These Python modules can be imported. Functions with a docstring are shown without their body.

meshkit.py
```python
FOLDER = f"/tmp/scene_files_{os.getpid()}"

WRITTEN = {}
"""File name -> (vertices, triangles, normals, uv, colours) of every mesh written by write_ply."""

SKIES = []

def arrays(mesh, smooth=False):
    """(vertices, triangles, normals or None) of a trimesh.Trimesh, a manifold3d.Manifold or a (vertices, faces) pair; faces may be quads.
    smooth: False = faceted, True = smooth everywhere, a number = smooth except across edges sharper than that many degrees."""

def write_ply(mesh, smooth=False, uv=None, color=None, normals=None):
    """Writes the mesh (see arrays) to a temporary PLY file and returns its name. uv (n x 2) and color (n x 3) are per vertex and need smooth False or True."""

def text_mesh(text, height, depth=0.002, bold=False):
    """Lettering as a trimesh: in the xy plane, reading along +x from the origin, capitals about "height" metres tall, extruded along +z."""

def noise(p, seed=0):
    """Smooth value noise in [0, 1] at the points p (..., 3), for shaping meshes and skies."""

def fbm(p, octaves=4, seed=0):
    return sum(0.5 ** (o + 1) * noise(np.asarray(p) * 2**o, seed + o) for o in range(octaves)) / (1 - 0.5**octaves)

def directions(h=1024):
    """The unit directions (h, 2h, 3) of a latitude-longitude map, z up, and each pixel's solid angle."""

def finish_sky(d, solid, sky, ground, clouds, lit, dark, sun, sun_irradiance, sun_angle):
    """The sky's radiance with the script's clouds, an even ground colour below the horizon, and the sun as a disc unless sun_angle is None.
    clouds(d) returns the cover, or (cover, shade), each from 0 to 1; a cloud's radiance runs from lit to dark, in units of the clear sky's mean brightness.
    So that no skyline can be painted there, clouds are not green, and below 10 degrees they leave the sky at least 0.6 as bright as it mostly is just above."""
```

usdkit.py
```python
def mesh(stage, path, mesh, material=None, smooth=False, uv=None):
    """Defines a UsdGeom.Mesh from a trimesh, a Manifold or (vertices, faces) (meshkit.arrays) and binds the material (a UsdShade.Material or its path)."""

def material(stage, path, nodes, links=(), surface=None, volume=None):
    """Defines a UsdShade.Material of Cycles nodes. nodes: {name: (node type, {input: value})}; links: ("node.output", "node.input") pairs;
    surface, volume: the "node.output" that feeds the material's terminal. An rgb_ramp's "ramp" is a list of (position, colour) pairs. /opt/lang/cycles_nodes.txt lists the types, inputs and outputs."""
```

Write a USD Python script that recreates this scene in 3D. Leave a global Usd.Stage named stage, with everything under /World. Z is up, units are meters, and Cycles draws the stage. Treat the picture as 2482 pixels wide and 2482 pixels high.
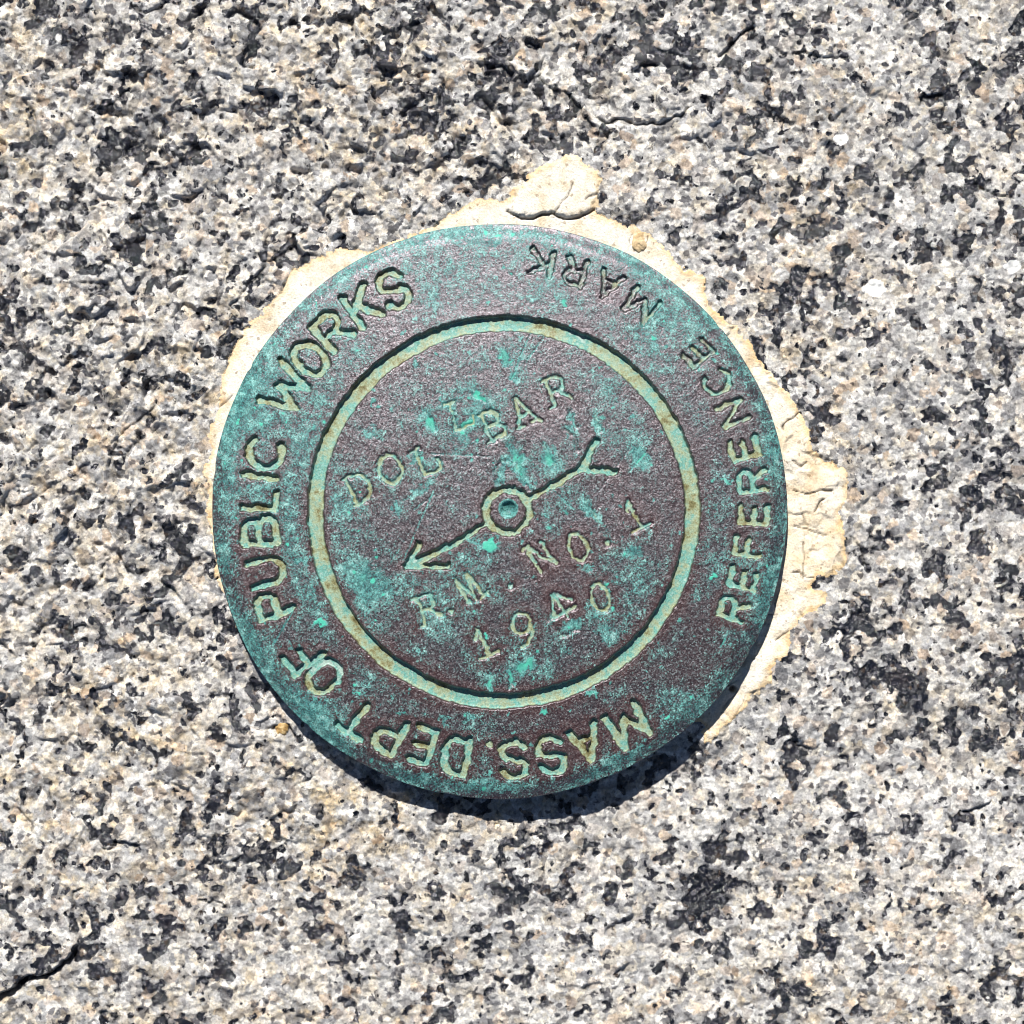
import math
import numpy as np
from scipy.spatial import cKDTree
import shapely
from pxr import Usd, UsdGeom, UsdLux, UsdShade, Gf, Sdf, Vt
import usdkit

stage = Usd.Stage.CreateInMemory()
UsdGeom.SetStageUpAxis(stage, 'Z')
UsdGeom.SetStageMetersPerUnit(stage, 1.0)
UsdGeom.Xform.Define(stage, '/World')
UsdGeom.Scope.Define(stage, '/World/Looks')

# ------------------------------------------------------------------ camera
MM = 0.001
S = 158.5 / 2482.0                      # millimetres per pixel of the photograph
DIST = 0.40
cam = UsdGeom.Camera.Define(stage, '/World/camera')
cam.AddTranslateOp().Set(Gf.Vec3d(0, 0, DIST))
cam.CreateFocalLengthAttr(60.0)
cam.CreateHorizontalApertureAttr(60.0 * 0.1585 / DIST)
cam.CreateVerticalApertureAttr(60.0 * 0.1585 / DIST)
cam.CreateFStopAttr(5.6)
cam.CreateFocusDistanceAttr(DIST + 0.0005)
cam.CreateClippingRangeAttr(Gf.Vec2f(0.01, 100.0))
cam.CreateExposureAttr(0.62)

# ------------------------------------------------------------------ sun and sky
SUN_EL = math.radians(47.0)
SUN_AZ = math.radians(-9.0)             # from +y (up in the picture) towards -x
sd = np.array([math.cos(SUN_EL) * math.sin(SUN_AZ), math.cos(SUN_EL) * math.cos(SUN_AZ), math.sin(SUN_EL)])
sun = UsdLux.DistantLight.Define(stage, '/World/sun')
sun.CreateIntensityAttr(1.25)
sun.CreateAngleAttr(0.5)
sun.CreateColorAttr(Gf.Vec3f(1.0, 0.965, 0.90))
sun.GetPrim().CreateAttribute('inputs:normalize', Sdf.ValueTypeNames.Bool).Set(True)
rot = Gf.Rotation(Gf.Vec3d(0, 0, 1), Gf.Vec3d(*map(float, sd)))
sun.AddTransformOp().Set(Gf.Matrix4d().SetRotate(rot))
sky_mat = usdkit.material(stage, '/World/Looks/sky_light', {
    'sky': ('sky_texture', {'sky_type': 'single_scattering', 'sun_disc': False, 'sun_elevation': SUN_EL, 'air_density': 0.55, 'aerosol_density': 0.3,
                            'sun_rotation': math.atan2(sd[0], sd[1])}),
    'bg': ('background_shader', {'strength': 0.05})}, [('sky.color', 'bg.color')], surface='bg.background')
dome = UsdLux.DomeLight.Define(stage, '/World/sky')
UsdShade.MaterialBindingAPI.Apply(dome.GetPrim()).Bind(sky_mat)


# ------------------------------------------------------------------ helpers
def tag(prim, label=None, cat=None, group=None, kind=None):
    for k, v in (('label', label), ('category', cat), ('group', group), ('kind', kind)):
        if v:
            prim.SetCustomDataByKey(k, v)
    return prim


used = {}


def numbered(path):
    n = used.get(path, 0)
    used[path] = n + 1
    return path if n == 0 else f'{path}_{n:03d}'


def put_mesh(path, v, f, n, dat, mat):
    """One mesh: vertices, quads or triangles, normals, three painted-on fields of wear per vertex."""
    keep, inv = np.unique(f.ravel(), return_inverse=True)
    f = inv.reshape(f.shape)
    m = UsdGeom.Mesh.Define(stage, numbered(path))
    m.CreatePointsAttr(Vt.Vec3fArray.FromNumpy(np.ascontiguousarray(v[keep], np.float32)))
    m.CreateFaceVertexCountsAttr(Vt.IntArray.FromNumpy(np.full(len(f), f.shape[1], np.int32)))
    m.CreateFaceVertexIndicesAttr(Vt.IntArray.FromNumpy(np.ascontiguousarray(f.ravel(), np.int32)))
    m.CreateSubdivisionSchemeAttr('none')
    m.CreateNormalsAttr(Vt.Vec3fArray.FromNumpy(np.ascontiguousarray(n[keep], np.float32)))
    m.SetNormalsInterpolation('vertex')
    if dat is not None:
        UsdGeom.PrimvarsAPI(m).CreatePrimvar('wear', Sdf.ValueTypeNames.Color3fArray, 'vertex').Set(
            Vt.Vec3fArray.FromNumpy(np.ascontiguousarray(dat[keep], np.float32)))
    UsdShade.MaterialBindingAPI.Apply(m.GetPrim()).Bind(mat)
    return m.GetPrim()


def normals_of(v, f):
    n = np.zeros_like(v)
    c = np.cross(v[f[:, 2]] - v[f[:, 0]], v[f[:, -1]] - v[f[:, 1]]) if f.shape[1] == 4 else np.cross(v[f[:, 1]] - v[f[:, 0]], v[f[:, 2]] - v[f[:, 0]])
    for k in range(f.shape[1]):
        for a in range(3):
            n[:, a] += np.bincount(f[:, k], c[:, a], len(v))
    return n / np.maximum(np.linalg.norm(n, axis=1, keepdims=True), 1e-20)


def noise2(x, y, size, seed):
    """Smooth value noise in [-1, 1] with features of about `size` millimetres."""
    r = np.random.default_rng(seed)
    t = r.uniform(-1, 1, (257, 257))
    t[256], t[:, 256] = t[0], t[:, 0]
    u, w = (x / size + 91.37) % 256.0, (y / size + 37.71) % 256.0
    i, j = np.floor(u).astype(int), np.floor(w).astype(int)
    a, b = u - i, w - j
    a, b = a * a * (3 - 2 * a), b * b * (3 - 2 * b)
    i, j = np.minimum(i, 255), np.minimum(j, 255)
    return (t[i, j] * (1 - a) + t[i + 1, j] * a) * (1 - b) + (t[i, j + 1] * (1 - a) + t[i + 1, j + 1] * a) * b


def fbm2(x, y, size, seed, octaves=4, gain=0.5):
    return sum(gain ** k * noise2(x, y, size / 2 ** k, seed + 17 * k) for k in range(octaves))


def smooth(a, b, x):
    t = np.clip((x - a) / (b - a), 0, 1)
    return t * t * (3 - 2 * t)


def seg_dist(px, py, a, b):
    """Distance to the segment a-b, the side (+ left) and the parameter along it."""
    d = np.array(b, float) - a
    L2 = max(d @ d, 1e-9)
    t = np.clip(((px - a[0]) * d[0] + (py - a[1]) * d[1]) / L2, 0, 1)
    qx, qy = px - a[0] - t * d[0], py - a[1] - t * d[1]
    return np.hypot(qx, qy), d[0] * qy - d[1] * qx, t


def to_mm(p):
    """A point measured on the photograph (pixels) as millimetres on the plane of the marker."""
    p = np.asarray(p, float)
    return np.stack([(p[..., 0] - 1241) * S, -(p[..., 1] - 1241) * S], -1)


# ------------------------------------------------------------------ materials
def position(nodes):
    nodes['geo'] = ('geometry', {})


def make_granite():
    """wear.r: how likely mica is; wear.g: dirt in cracks; wear.b: warm weathering."""
    N, L = {}, []
    position(N)
    N['wear'] = ('attribute', {'attribute': 'wear'})
    N['wsep'] = ('separate_color', {})
    L.append(('wear.color', 'wsep.color'))
    # irregular grain borders
    N['warp'] = ('noise_texture', {'scale': 800.0, 'detail': 4.0, 'roughness': 0.7})
    N['warp_c'] = ('vector_math', {'math_type': 'subtract', 'vector2': (0.5, 0.5, 0.5)})
    N['warp_s'] = ('vector_math', {'math_type': 'scale', 'scale': 0.0012})
    N['pos'] = ('vector_math', {'math_type': 'add'})
    L += [('geo.position', 'warp.vector'), ('warp.color', 'warp_c.vector1'), ('warp_c.vector', 'warp_s.vector1'),
          ('geo.position', 'pos.vector1'), ('warp_s.vector', 'pos.vector2')]
    # pale minerals: feldspar and quartz grains of about two millimetres
    N['vl'] = ('voronoi_texture', {'feature': 'f1', 'scale': 620.0})
    N['vl_s'] = ('separate_color', {})
    N['pale'] = ('rgb_ramp', {'ramp': [(0.0, (0.26, 0.26, 0.27)), (0.10, (0.42, 0.42, 0.425)), (0.20, (0.60, 0.595, 0.585)), (0.42, (0.68, 0.665, 0.635)),
                                       (0.52, (0.60, 0.55, 0.47)), (0.60, (0.70, 0.685, 0.66)), (0.72, (0.50, 0.495, 0.49)), (0.82, (0.74, 0.73, 0.71)), (0.93, (0.56, 0.46, 0.37)), (1.0, (0.68, 0.67, 0.65))]})
    L += [('pos.vector', 'vl.vector'), ('vl.color', 'vl_s.color'), ('vl_s.r', 'pale.fac')]
    # grain inside the pale minerals: cleavage, milky spots
    N['fine'] = ('noise_texture', {'scale': 2700.0, 'detail': 5.0, 'roughness': 0.82})
    N['fine_m'] = ('map_range', {'from_min': 0.30, 'from_max': 0.70, 'to_min': 0.42, 'to_max': 1.5})
    N['mid'] = ('noise_texture', {'scale': 700.0, 'detail': 4.0, 'roughness': 0.7})
    N['mid_m'] = ('map_range', {'from_min': 0.30, 'from_max': 0.65, 'to_min': 0.58, 'to_max': 1.14, 'clamp': True})
    N['pale1'] = ('mix', {'mix_type': 'multiply', 'fac': 1.0})
    N['pale2'] = ('mix', {'mix_type': 'multiply', 'fac': 1.0})
    L += [('geo.position', 'fine.vector'), ('fine.fac', 'fine_m.value'), ('geo.position', 'mid.vector'), ('mid.fac', 'mid_m.value'),
          ('pale.color', 'pale1.color1'), ('mid_m.result', 'pale1.color2'), ('pale1.color', 'pale2.color1'), ('fine_m.result', 'pale2.color2')]
    # small grains between
    N['vq'] = ('voronoi_texture', {'feature': 'f1', 'scale': 1300.0})
    N['vq_s'] = ('separate_color', {})
    N['quartz'] = ('rgb_ramp', {'ramp': [(0.0, (0.30, 0.30, 0.33)), (0.05, (0.58, 0.58, 0.60)), (0.12, (0.84, 0.83, 0.83)), (0.24, (1, 1, 1)), (0.66, (0.82, 0.82, 0.84)), (0.82, (1.0, 0.96, 0.88)), (0.92, (1.20, 1.19, 1.17))], 'interpolate': False})
    N['pale3'] = ('mix', {'mix_type': 'multiply', 'fac': 1.0})
    L += [('pos.vector', 'vq.vector'), ('vq.color', 'vq_s.color'), ('vq_s.g', 'quartz.fac'), ('pale2.color', 'pale3.color1'), ('quartz.color', 'pale3.color2')]
    # rusty weathering
    N['rust_n'] = ('noise_texture', {'scale': 260.0, 'detail': 5.0, 'roughness': 0.7})
    N['rust_r'] = ('map_range', {'from_min': 0.46, 'from_max': 0.66, 'to_min': 0.0, 'to_max': 1.0, 'clamp': True})
    N['rust_w'] = ('math', {'math_type': 'multiply'})
    N['pale4'] = ('mix', {'mix_type': 'multiply', 'color2': (1.0, 0.84, 0.60)})
    L += [('geo.position', 'rust_n.vector'), ('rust_n.fac', 'rust_r.value'), ('rust_r.result', 'rust_w.value1'), ('wsep.b', 'rust_w.value2'), ('rust_w.value', 'pale4.fac'), ('pale3.color', 'pale4.color1')]
    # dark mica: grains more likely where the field of mica clusters is high
    N['vd'] = ('voronoi_texture', {'feature': 'f1', 'scale': 1500.0})
    N['vd_s'] = ('separate_color', {})
    N['d1'] = ('math', {'math_type': 'subtract'})
    N['d1n'] = ('math', {'math_type': 'multiply_add', 'value2': 0.7, 'value3': -0.35})
    N['d1a'] = ('math', {'math_type': 'add'})
    N['d2'] = ('map_range', {'from_min': -0.05, 'from_max': 0.09, 'to_min': 0.0, 'to_max': 1.0, 'clamp': True})
    N['mica'] = ('rgb_ramp', {'ramp': [(0.0, (0.003, 0.004, 0.008)), (0.45, (0.008, 0.009, 0.015)), (0.72, (0.020, 0.020, 0.029)), (0.88, (0.07, 0.068, 0.08)), (0.95, (0.05, 0.035, 0.026))], 'interpolate': False})
    N['mica2'] = ('mix', {'mix_type': 'multiply', 'fac': 1.0})
    N['fine_d'] = ('map_range', {'from_min': 0.34, 'from_max': 0.68, 'to_min': 0.25, 'to_max': 2.1})
    N['g0'] = ('math', {'math_type': 'multiply_add', 'value2': 1.1, 'value3': -0.24})
    N['g1'] = ('math', {'math_type': 'add'})
    N['g2'] = ('math', {'math_type': 'multiply_add', 'value2': -0.8})
    N['gk'] = ('map_range', {'from_min': 0.05, 'from_max': 0.30, 'to_min': 0.0, 'to_max': 1.0, 'clamp': True})
    N['grey'] = ('mix', {'mix_type': 'multiply', 'color2': (0.56, 0.55, 0.56)})
    N['wk'] = ('map_range', {'from_min': -0.4, 'from_max': -0.8, 'to_min': 0.0, 'to_max': 1.0, 'clamp': True})
    N['white'] = ('mix', {'mix_type': 'mix', 'color2': (0.86, 0.86, 0.84)})
    L += [('wsep.r', 'g0.value1'), ('mid.fac', 'g1.value2'), ('g0.value', 'g1.value1'), ('vl_s.g', 'g2.value1'), ('g1.value', 'g2.value3'),
          ('g2.value', 'gk.value'), ('gk.result', 'grey.fac'), ('pale4.color', 'grey.color1'), ('wsep.r', 'wk.value'), ('wk.result', 'white.fac'), ('grey.color', 'white.color1')]
    N['base'] = ('mix', {'mix_type': 'mix'})
    L += [('pos.vector', 'vd.vector'), ('vd.color', 'vd_s.color'), ('wsep.r', 'd1.value1'), ('vd_s.r', 'd1.value2'), ('mid.fac', 'd1n.value1'), ('d1n.value', 'd1a.value1'), ('d1.value', 'd1a.value2'), ('d1a.value', 'd2.value'),
          ('vd_s.g', 'mica.fac'), ('mica.color', 'mica2.color1'), ('fine.fac', 'fine_d.value'), ('fine_d.result', 'mica2.color2'),
          ('d2.result', 'base.fac'), ('white.color', 'base.color1'), ('mica2.color', 'base.color2')]
    # dirt held by cracks
    N['base2'] = ('mix', {'mix_type': 'mix', 'color2': (0.045, 0.038, 0.030)})
    L += [('wsep.g', 'base2.fac'), ('base.color', 'base2.color1')]
    # crystal faces: each grain tips its own way
    N['tip_l'] = ('vector_math', {'math_type': 'subtract', 'vector2': (0.5, 0.5, 0.5)})
    N['tip_d'] = ('vector_math', {'math_type': 'subtract', 'vector2': (0.5, 0.5, 0.5)})
    N['vs'] = ('voronoi_texture', {'feature': 'f1', 'scale': 3300.0})
    N['tip_m'] = ('mix_vector', {})
    N['tip_s'] = ('vector_math', {'math_type': 'scale'})
    N['tip_k'] = ('map_range', {'from_min': 0.0, 'from_max': 1.0, 'to_min': 0.36, 'to_max': 1.1})
    N['bump'] = ('bump', {'strength': 1.0, 'distance': 0.00020})
    N['tip_a'] = ('vector_math', {'math_type': 'add'})
    N['tip_n'] = ('vector_math', {'math_type': 'normalize'})
    L += [('vq.color', 'tip_l.vector1'), ('pos.vector', 'vs.vector'), ('vs.color', 'tip_d.vector1'), ('d2.result', 'tip_m.fac'), ('tip_l.vector', 'tip_m.a'), ('tip_d.vector', 'tip_m.b'),
          ('d2.result', 'tip_k.value'), ('tip_m.result', 'tip_s.vector1'), ('tip_k.result', 'tip_s.scale'),
          ('fine.fac', 'bump.height'), ('bump.normal', 'tip_a.vector1'), ('tip_s.vector', 'tip_a.vector2'), ('tip_a.vector', 'tip_n.vector1')]
    N['rough'] = ('map_range', {'from_min': 0.0, 'from_max': 1.0, 'to_min': 0.5, 'to_max': 0.16})
    N['spec'] = ('map_range', {'from_min': 0.0, 'from_max': 1.0, 'to_min': 0.45, 'to_max': 1.0})
    N['p'] = ('principled_bsdf', {'diffuse_roughness': 0.4})
    L += [('d2.result', 'rough.value'), ('rough.result', 'p.roughness'), ('d2.result', 'spec.value'), ('spec.result', 'p.specular_ior_level'),
          ('base2.color', 'p.base_color'), ('tip_n.vector', 'p.normal')]
    return usdkit.material(stage, '/World/Looks/granite', N, L, surface='p.BSDF')


def make_mortar():
    N, L = {}, []
    position(N)
    N['wear'] = ('attribute', {'attribute': 'wear'})
    N['wsep'] = ('separate_color', {})
    N['n1'] = ('noise_texture', {'scale': 330.0, 'detail': 5.0, 'roughness': 0.62})
    N['c1'] = ('rgb_ramp', {'ramp': [(0.28, (0.60, 0.48, 0.34)), (0.40, (0.73, 0.645, 0.51)), (0.52, (0.79, 0.74, 0.65)), (0.72, (0.83, 0.805, 0.745))]})
    N['n2'] = ('noise_texture', {'scale': 3200.0, 'detail': 4.0, 'roughness': 0.7})
    N['m2'] = ('map_range', {'from_min': 0.3, 'from_max': 0.7, 'to_min': 0.72, 'to_max': 1.2})
    N['c2'] = ('mix', {'mix_type': 'multiply', 'fac': 1.0})
    # specks of sand
    N['vs'] = ('voronoi_texture', {'feature': 'f1', 'scale': 2600.0})
    N['vs_s'] = ('separate_color', {})
    N['sand'] = ('map_range', {'from_min': 0.022, 'from_max': 0.018, 'to_min': 0.0, 'to_max': 0.6, 'clamp': True})
    N['c3'] = ('mix', {'mix_type': 'mix', 'color2': (0.30, 0.21, 0.13)})
    # tan edge and dirt
    N['c4'] = ('mix', {'mix_type': 'multiply', 'color2': (0.97, 0.80, 0.56)})
    N['c5'] = ('mix', {'mix_type': 'mix', 'color2': (0.10, 0.075, 0.05)})
    L += [('wear.color', 'wsep.color'), ('geo.position', 'n1.vector'), ('n1.fac', 'c1.fac'), ('geo.position', 'n2.vector'), ('n2.fac', 'm2.value'),
          ('c1.color', 'c2.color1'), ('m2.result', 'c2.color2'), ('geo.position', 'vs.vector'), ('vs.color', 'vs_s.color'), ('vs_s.r', 'sand.value'),
          ('sand.result', 'c3.fac'), ('c2.color', 'c3.color1'), ('wsep.r', 'c4.fac'), ('c3.color', 'c4.color1'), ('wsep.g', 'c5.fac'), ('c4.color', 'c5.color1')]
    N['bump'] = ('bump', {'strength': 1.0, 'distance': 0.00022})
    N['p'] = ('principled_bsdf', {'roughness': 0.9, 'specular_ior_level': 0.25, 'diffuse_roughness': 0.6})
    L += [('n2.fac', 'bump.height'), ('bump.normal', 'p.normal'), ('c5.color', 'p.base_color')]
    return usdkit.material(stage, '/World/Looks/mortar', N, L, surface='p.BSDF')


def make_bronze():
    """wear.r: crust held in the engraving; wear.g: how much verdigris; wear.b: bare brown metal."""
    N, L = {}, []
    position(N)
    N['wear'] = ('attribute', {'attribute': 'wear'})
    N['w'] = ('separate_color', {})
    L.append(('wear.color', 'w.color'))
    N['n_f'] = ('noise_texture', {'scale': 4200.0, 'detail': 3.0, 'roughness': 0.8})
    N['n_v'] = ('voronoi_texture', {'feature': 'f1', 'scale': 5200.0})
    N['n_vs'] = ('separate_color', {})
    L += [('geo.position', 'n_v.vector'), ('n_v.color', 'n_vs.color')]
    N['n_m'] = ('noise_texture', {'scale': 620.0, 'detail': 5.0, 'roughness': 0.7})
    N['n_l'] = ('noise_texture', {'scale': 140.0, 'detail': 4.0, 'roughness': 0.6})
    for k in ('n_f', 'n_m', 'n_l'):
        L.append(('geo.position', f'{k}.vector'))
    # bare patinated metal
    N['brown'] = ('rgb_ramp', {'ramp': [(0.0, (0.009, 0.006, 0.006)), (0.45, (0.020, 0.013, 0.014)), (0.66, (0.034, 0.027, 0.030)), (0.82, (0.060, 0.068, 0.074)), (0.92, (0.11, 0.155, 0.16)), (1.0, (0.22, 0.26, 0.27))]})
    N['redbrown'] = ('rgb_ramp', {'ramp': [(0.0, (0.018, 0.006, 0.005)), (0.50, (0.038, 0.014, 0.011)), (0.80, (0.060, 0.028, 0.024)), (0.95, (0.12, 0.11, 0.11))]})
    N['metal'] = ('mix', {'mix_type': 'mix'})
    L += [('n_vs.r', 'brown.fac'), ('n_vs.r', 'redbrown.fac'), ('w.b', 'metal.fac'), ('brown.color', 'metal.color1'), ('redbrown.color', 'metal.color2')]
    # verdigris
    N['teal'] = ('rgb_ramp', {'ramp': [(0.25, (0.018, 0.075, 0.082)), (0.42, (0.042, 0.150, 0.150)), (0.55, (0.095, 0.260, 0.245)), (0.70, (0.24, 0.42, 0.40))]})
    N['tv'] = ('map_range', {'from_min': 0.0, 'from_max': 1.0, 'to_min': 0.45, 'to_max': 1.5})
    N['bright_k'] = ('map_range', {'range_type': 'smoothstep', 'from_min': 0.85, 'from_max': 1.25, 'to_min': 0.0, 'to_max': 1.0})
    N['teal3'] = ('mix', {'mix_type': 'mix', 'color2': (0.065, 0.42, 0.31)})
    L.append(('w.g', 'bright_k.value'))
    N['teal2'] = ('mix', {'mix_type': 'multiply', 'fac': 1.0})
    L += [('n_vs.b', 'tv.value'), ('teal.color', 'teal2.color1'), ('tv.result', 'teal2.color2')]
    N['a1'] = ('math', {'math_type': 'multiply_add', 'value2': 1.25, 'value3': -0.625})
    N['a2'] = ('math', {'math_type': 'multiply_add', 'value2': 1.2, 'value3': -0.6})
    N['a0'] = ('math', {'math_type': 'multiply_add', 'value2': 0.42, 'value3': -0.21})
    N['a5'] = ('math', {'math_type': 'add'})
    N['a3'] = ('math', {'math_type': 'add'})
    N['a4'] = ('math', {'math_type': 'add'})
    N['tm'] = ('map_range', {'range_type': 'smoothstep', 'from_min': 0.30, 'from_max': 0.72, 'to_min': 0.0, 'to_max': 1.0})
    N['surf'] = ('mix', {'mix_type': 'mix'})
    L += [('n_m.fac', 'teal.fac'), ('n_f.fac', 'a1.value1'), ('n_m.fac', 'a2.value1'), ('a1.value', 'a3.value1'), ('a2.value', 'a3.value2'),
          ('n_vs.g', 'a0.value1'), ('a0.value', 'a5.value1'), ('a3.value', 'a5.value2'), ('a5.value', 'a4.value1'), ('w.g', 'a4.value2'), ('a4.value', 'tm.value'), ('tm.result', 'surf.fac'), ('metal.color', 'surf.color1'), ('bright_k.result', 'teal3.fac'), ('teal2.color', 'teal3.color1'), ('teal3.color', 'surf.color2')]
    # crust in the engraving
    N['cmix'] = ('math', {'math_type': 'multiply_add', 'value2': 0.5})
    N['chalf'] = ('math', {'math_type': 'multiply', 'value2': 0.5})
    N['crust'] = ('rgb_ramp', {'ramp': [(0.30, (0.08, 0.07, 0.025)), (0.38, (0.19, 0.18, 0.085)), (0.44, (0.27, 0.32, 0.20)), (0.51, (0.25, 0.36, 0.275)), (0.57, (0.10, 0.31, 0.27)), (0.65, (0.33, 0.45, 0.40))]})
    N['n_l2'] = ('mapping', {'location': (0.5, 0.2, 0.0)})
    N['n_c'] = ('noise_texture', {'scale': 230.0, 'detail': 6.0, 'roughness': 0.78})
    N['cf'] = ('map_range', {'from_min': 0.30, 'from_max': 0.70, 'to_min': 0.62, 'to_max': 1.25})
    N['crust2'] = ('mix', {'mix_type': 'multiply', 'fac': 1.0})
    L += [('geo.position', 'n_l2.vector'), ('n_l2.vector', 'n_c.vector'), ('n_c.fac', 'crust.fac'), ('n_f.fac', 'cf.value'), ('crust.color', 'crust2.color1'), ('cf.result', 'crust2.color2')]
    N['c1'] = ('math', {'math_type': 'multiply_add', 'value2': 1.0, 'value3': -0.5})
    N['c2'] = ('math', {'math_type': 'add'})
    N['cm'] = ('map_range', {'range_type': 'smoothstep', 'from_min': 0.30, 'from_max': 0.65, 'to_min': 0.0, 'to_max': 1.0})
    N['base'] = ('mix', {'mix_type': 'mix'})
    L += [('n_m.fac', 'c1.value1'), ('c1.value', 'c2.value1'), ('w.r', 'c2.value2'), ('c2.value', 'cm.value'), ('cm.result', 'base.fac'),
          ('surf.color', 'base.color1'), ('crust2.color', 'base.color2')]
    # gloss only on the bare metal
    N['rust'] = ('math', {'math_type': 'maximum'})
    N['rough'] = ('map_range', {'from_min': 0.0, 'from_max': 1.0, 'to_min': 0.44, 'to_max': 0.78})
    N['met'] = ('map_range', {'from_min': 0.0, 'from_max': 1.0, 'to_min': 0.0, 'to_max': 0.0})
    N['spec'] = ('map_range', {'from_min': 0.0, 'from_max': 1.0, 'to_min': 0.5, 'to_max': 0.2})
    N['bump1'] = ('bump', {'strength': 1.0, 'distance': 0.00005})
    N['tp'] = ('vector_math', {'math_type': 'subtract', 'vector2': (0.5, 0.5, 0.5)})
    N['tps'] = ('vector_math', {'math_type': 'scale', 'scale': 0.20})
    N['tpa'] = ('vector_math', {'math_type': 'add'})
    N['tpn'] = ('vector_math', {'math_type': 'normalize'})
    N['bump2'] = ('bump', {'strength': 1.0, 'distance': 0.00016})
    N['p'] = ('principled_bsdf', {})
    L += [('tm.result', 'rust.value1'), ('cm.result', 'rust.value2'), ('rust.value', 'rough.value'), ('rust.value', 'met.value'), ('rust.value', 'spec.value'),
          ('rough.result', 'p.roughness'), ('met.result', 'p.metallic'), ('spec.result', 'p.specular_ior_level'),
          ('n_m.fac', 'bump2.height'), ('bump2.normal', 'bump1.normal'), ('n_f.fac', 'bump1.height'), ('bump1.normal', 'tpa.vector1'), ('n_v.color', 'tp.vector1'), ('tp.vector', 'tps.vector1'), ('tps.vector', 'tpa.vector2'), ('tpa.vector', 'tpn.vector1'), ('tpn.vector', 'p.normal'), ('base.color', 'p.base_color')]
    # waxy brown film on the bare metal
    N['film'] = ('glossy_bsdf', {'color': (0.50, 0.43, 0.50), 'roughness': 0.33})
    N['film_k'] = ('map_range', {'from_min': 0.0, 'from_max': 1.0, 'to_min': 0.16, 'to_max': 0.03})
    N['film_m'] = ('mix_closure', {})
    L += [('tpn.vector', 'film.normal'), ('rust.value', 'film_k.value'), ('film_k.result', 'film_m.fac'), ('p.BSDF', 'film_m.closure1'), ('film.BSDF', 'film_m.closure2')]
    return usdkit.material(stage, '/World/Looks/bronze', N, L, surface='film_m.closure')


GRANITE, MORTAR, BRONZE = make_granite(), make_mortar(), make_bronze()

# ------------------------------------------------------------------ the rock and its mortar: one surface, cut into pieces
DC = to_mm((1210, 1238.5))              # centre of the disc, mm
DR = 697 * S                            # its radius, mm
STEP = 0.2
fine = np.arange(-86, 86 + STEP / 2, STEP)
grow = 86 + np.cumsum(np.geomspace(0.25, 45, 46))
axis = np.concatenate([-grow[::-1], fine, grow])
GX, GY = np.meshgrid(axis, axis, indexing='ij')


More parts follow.
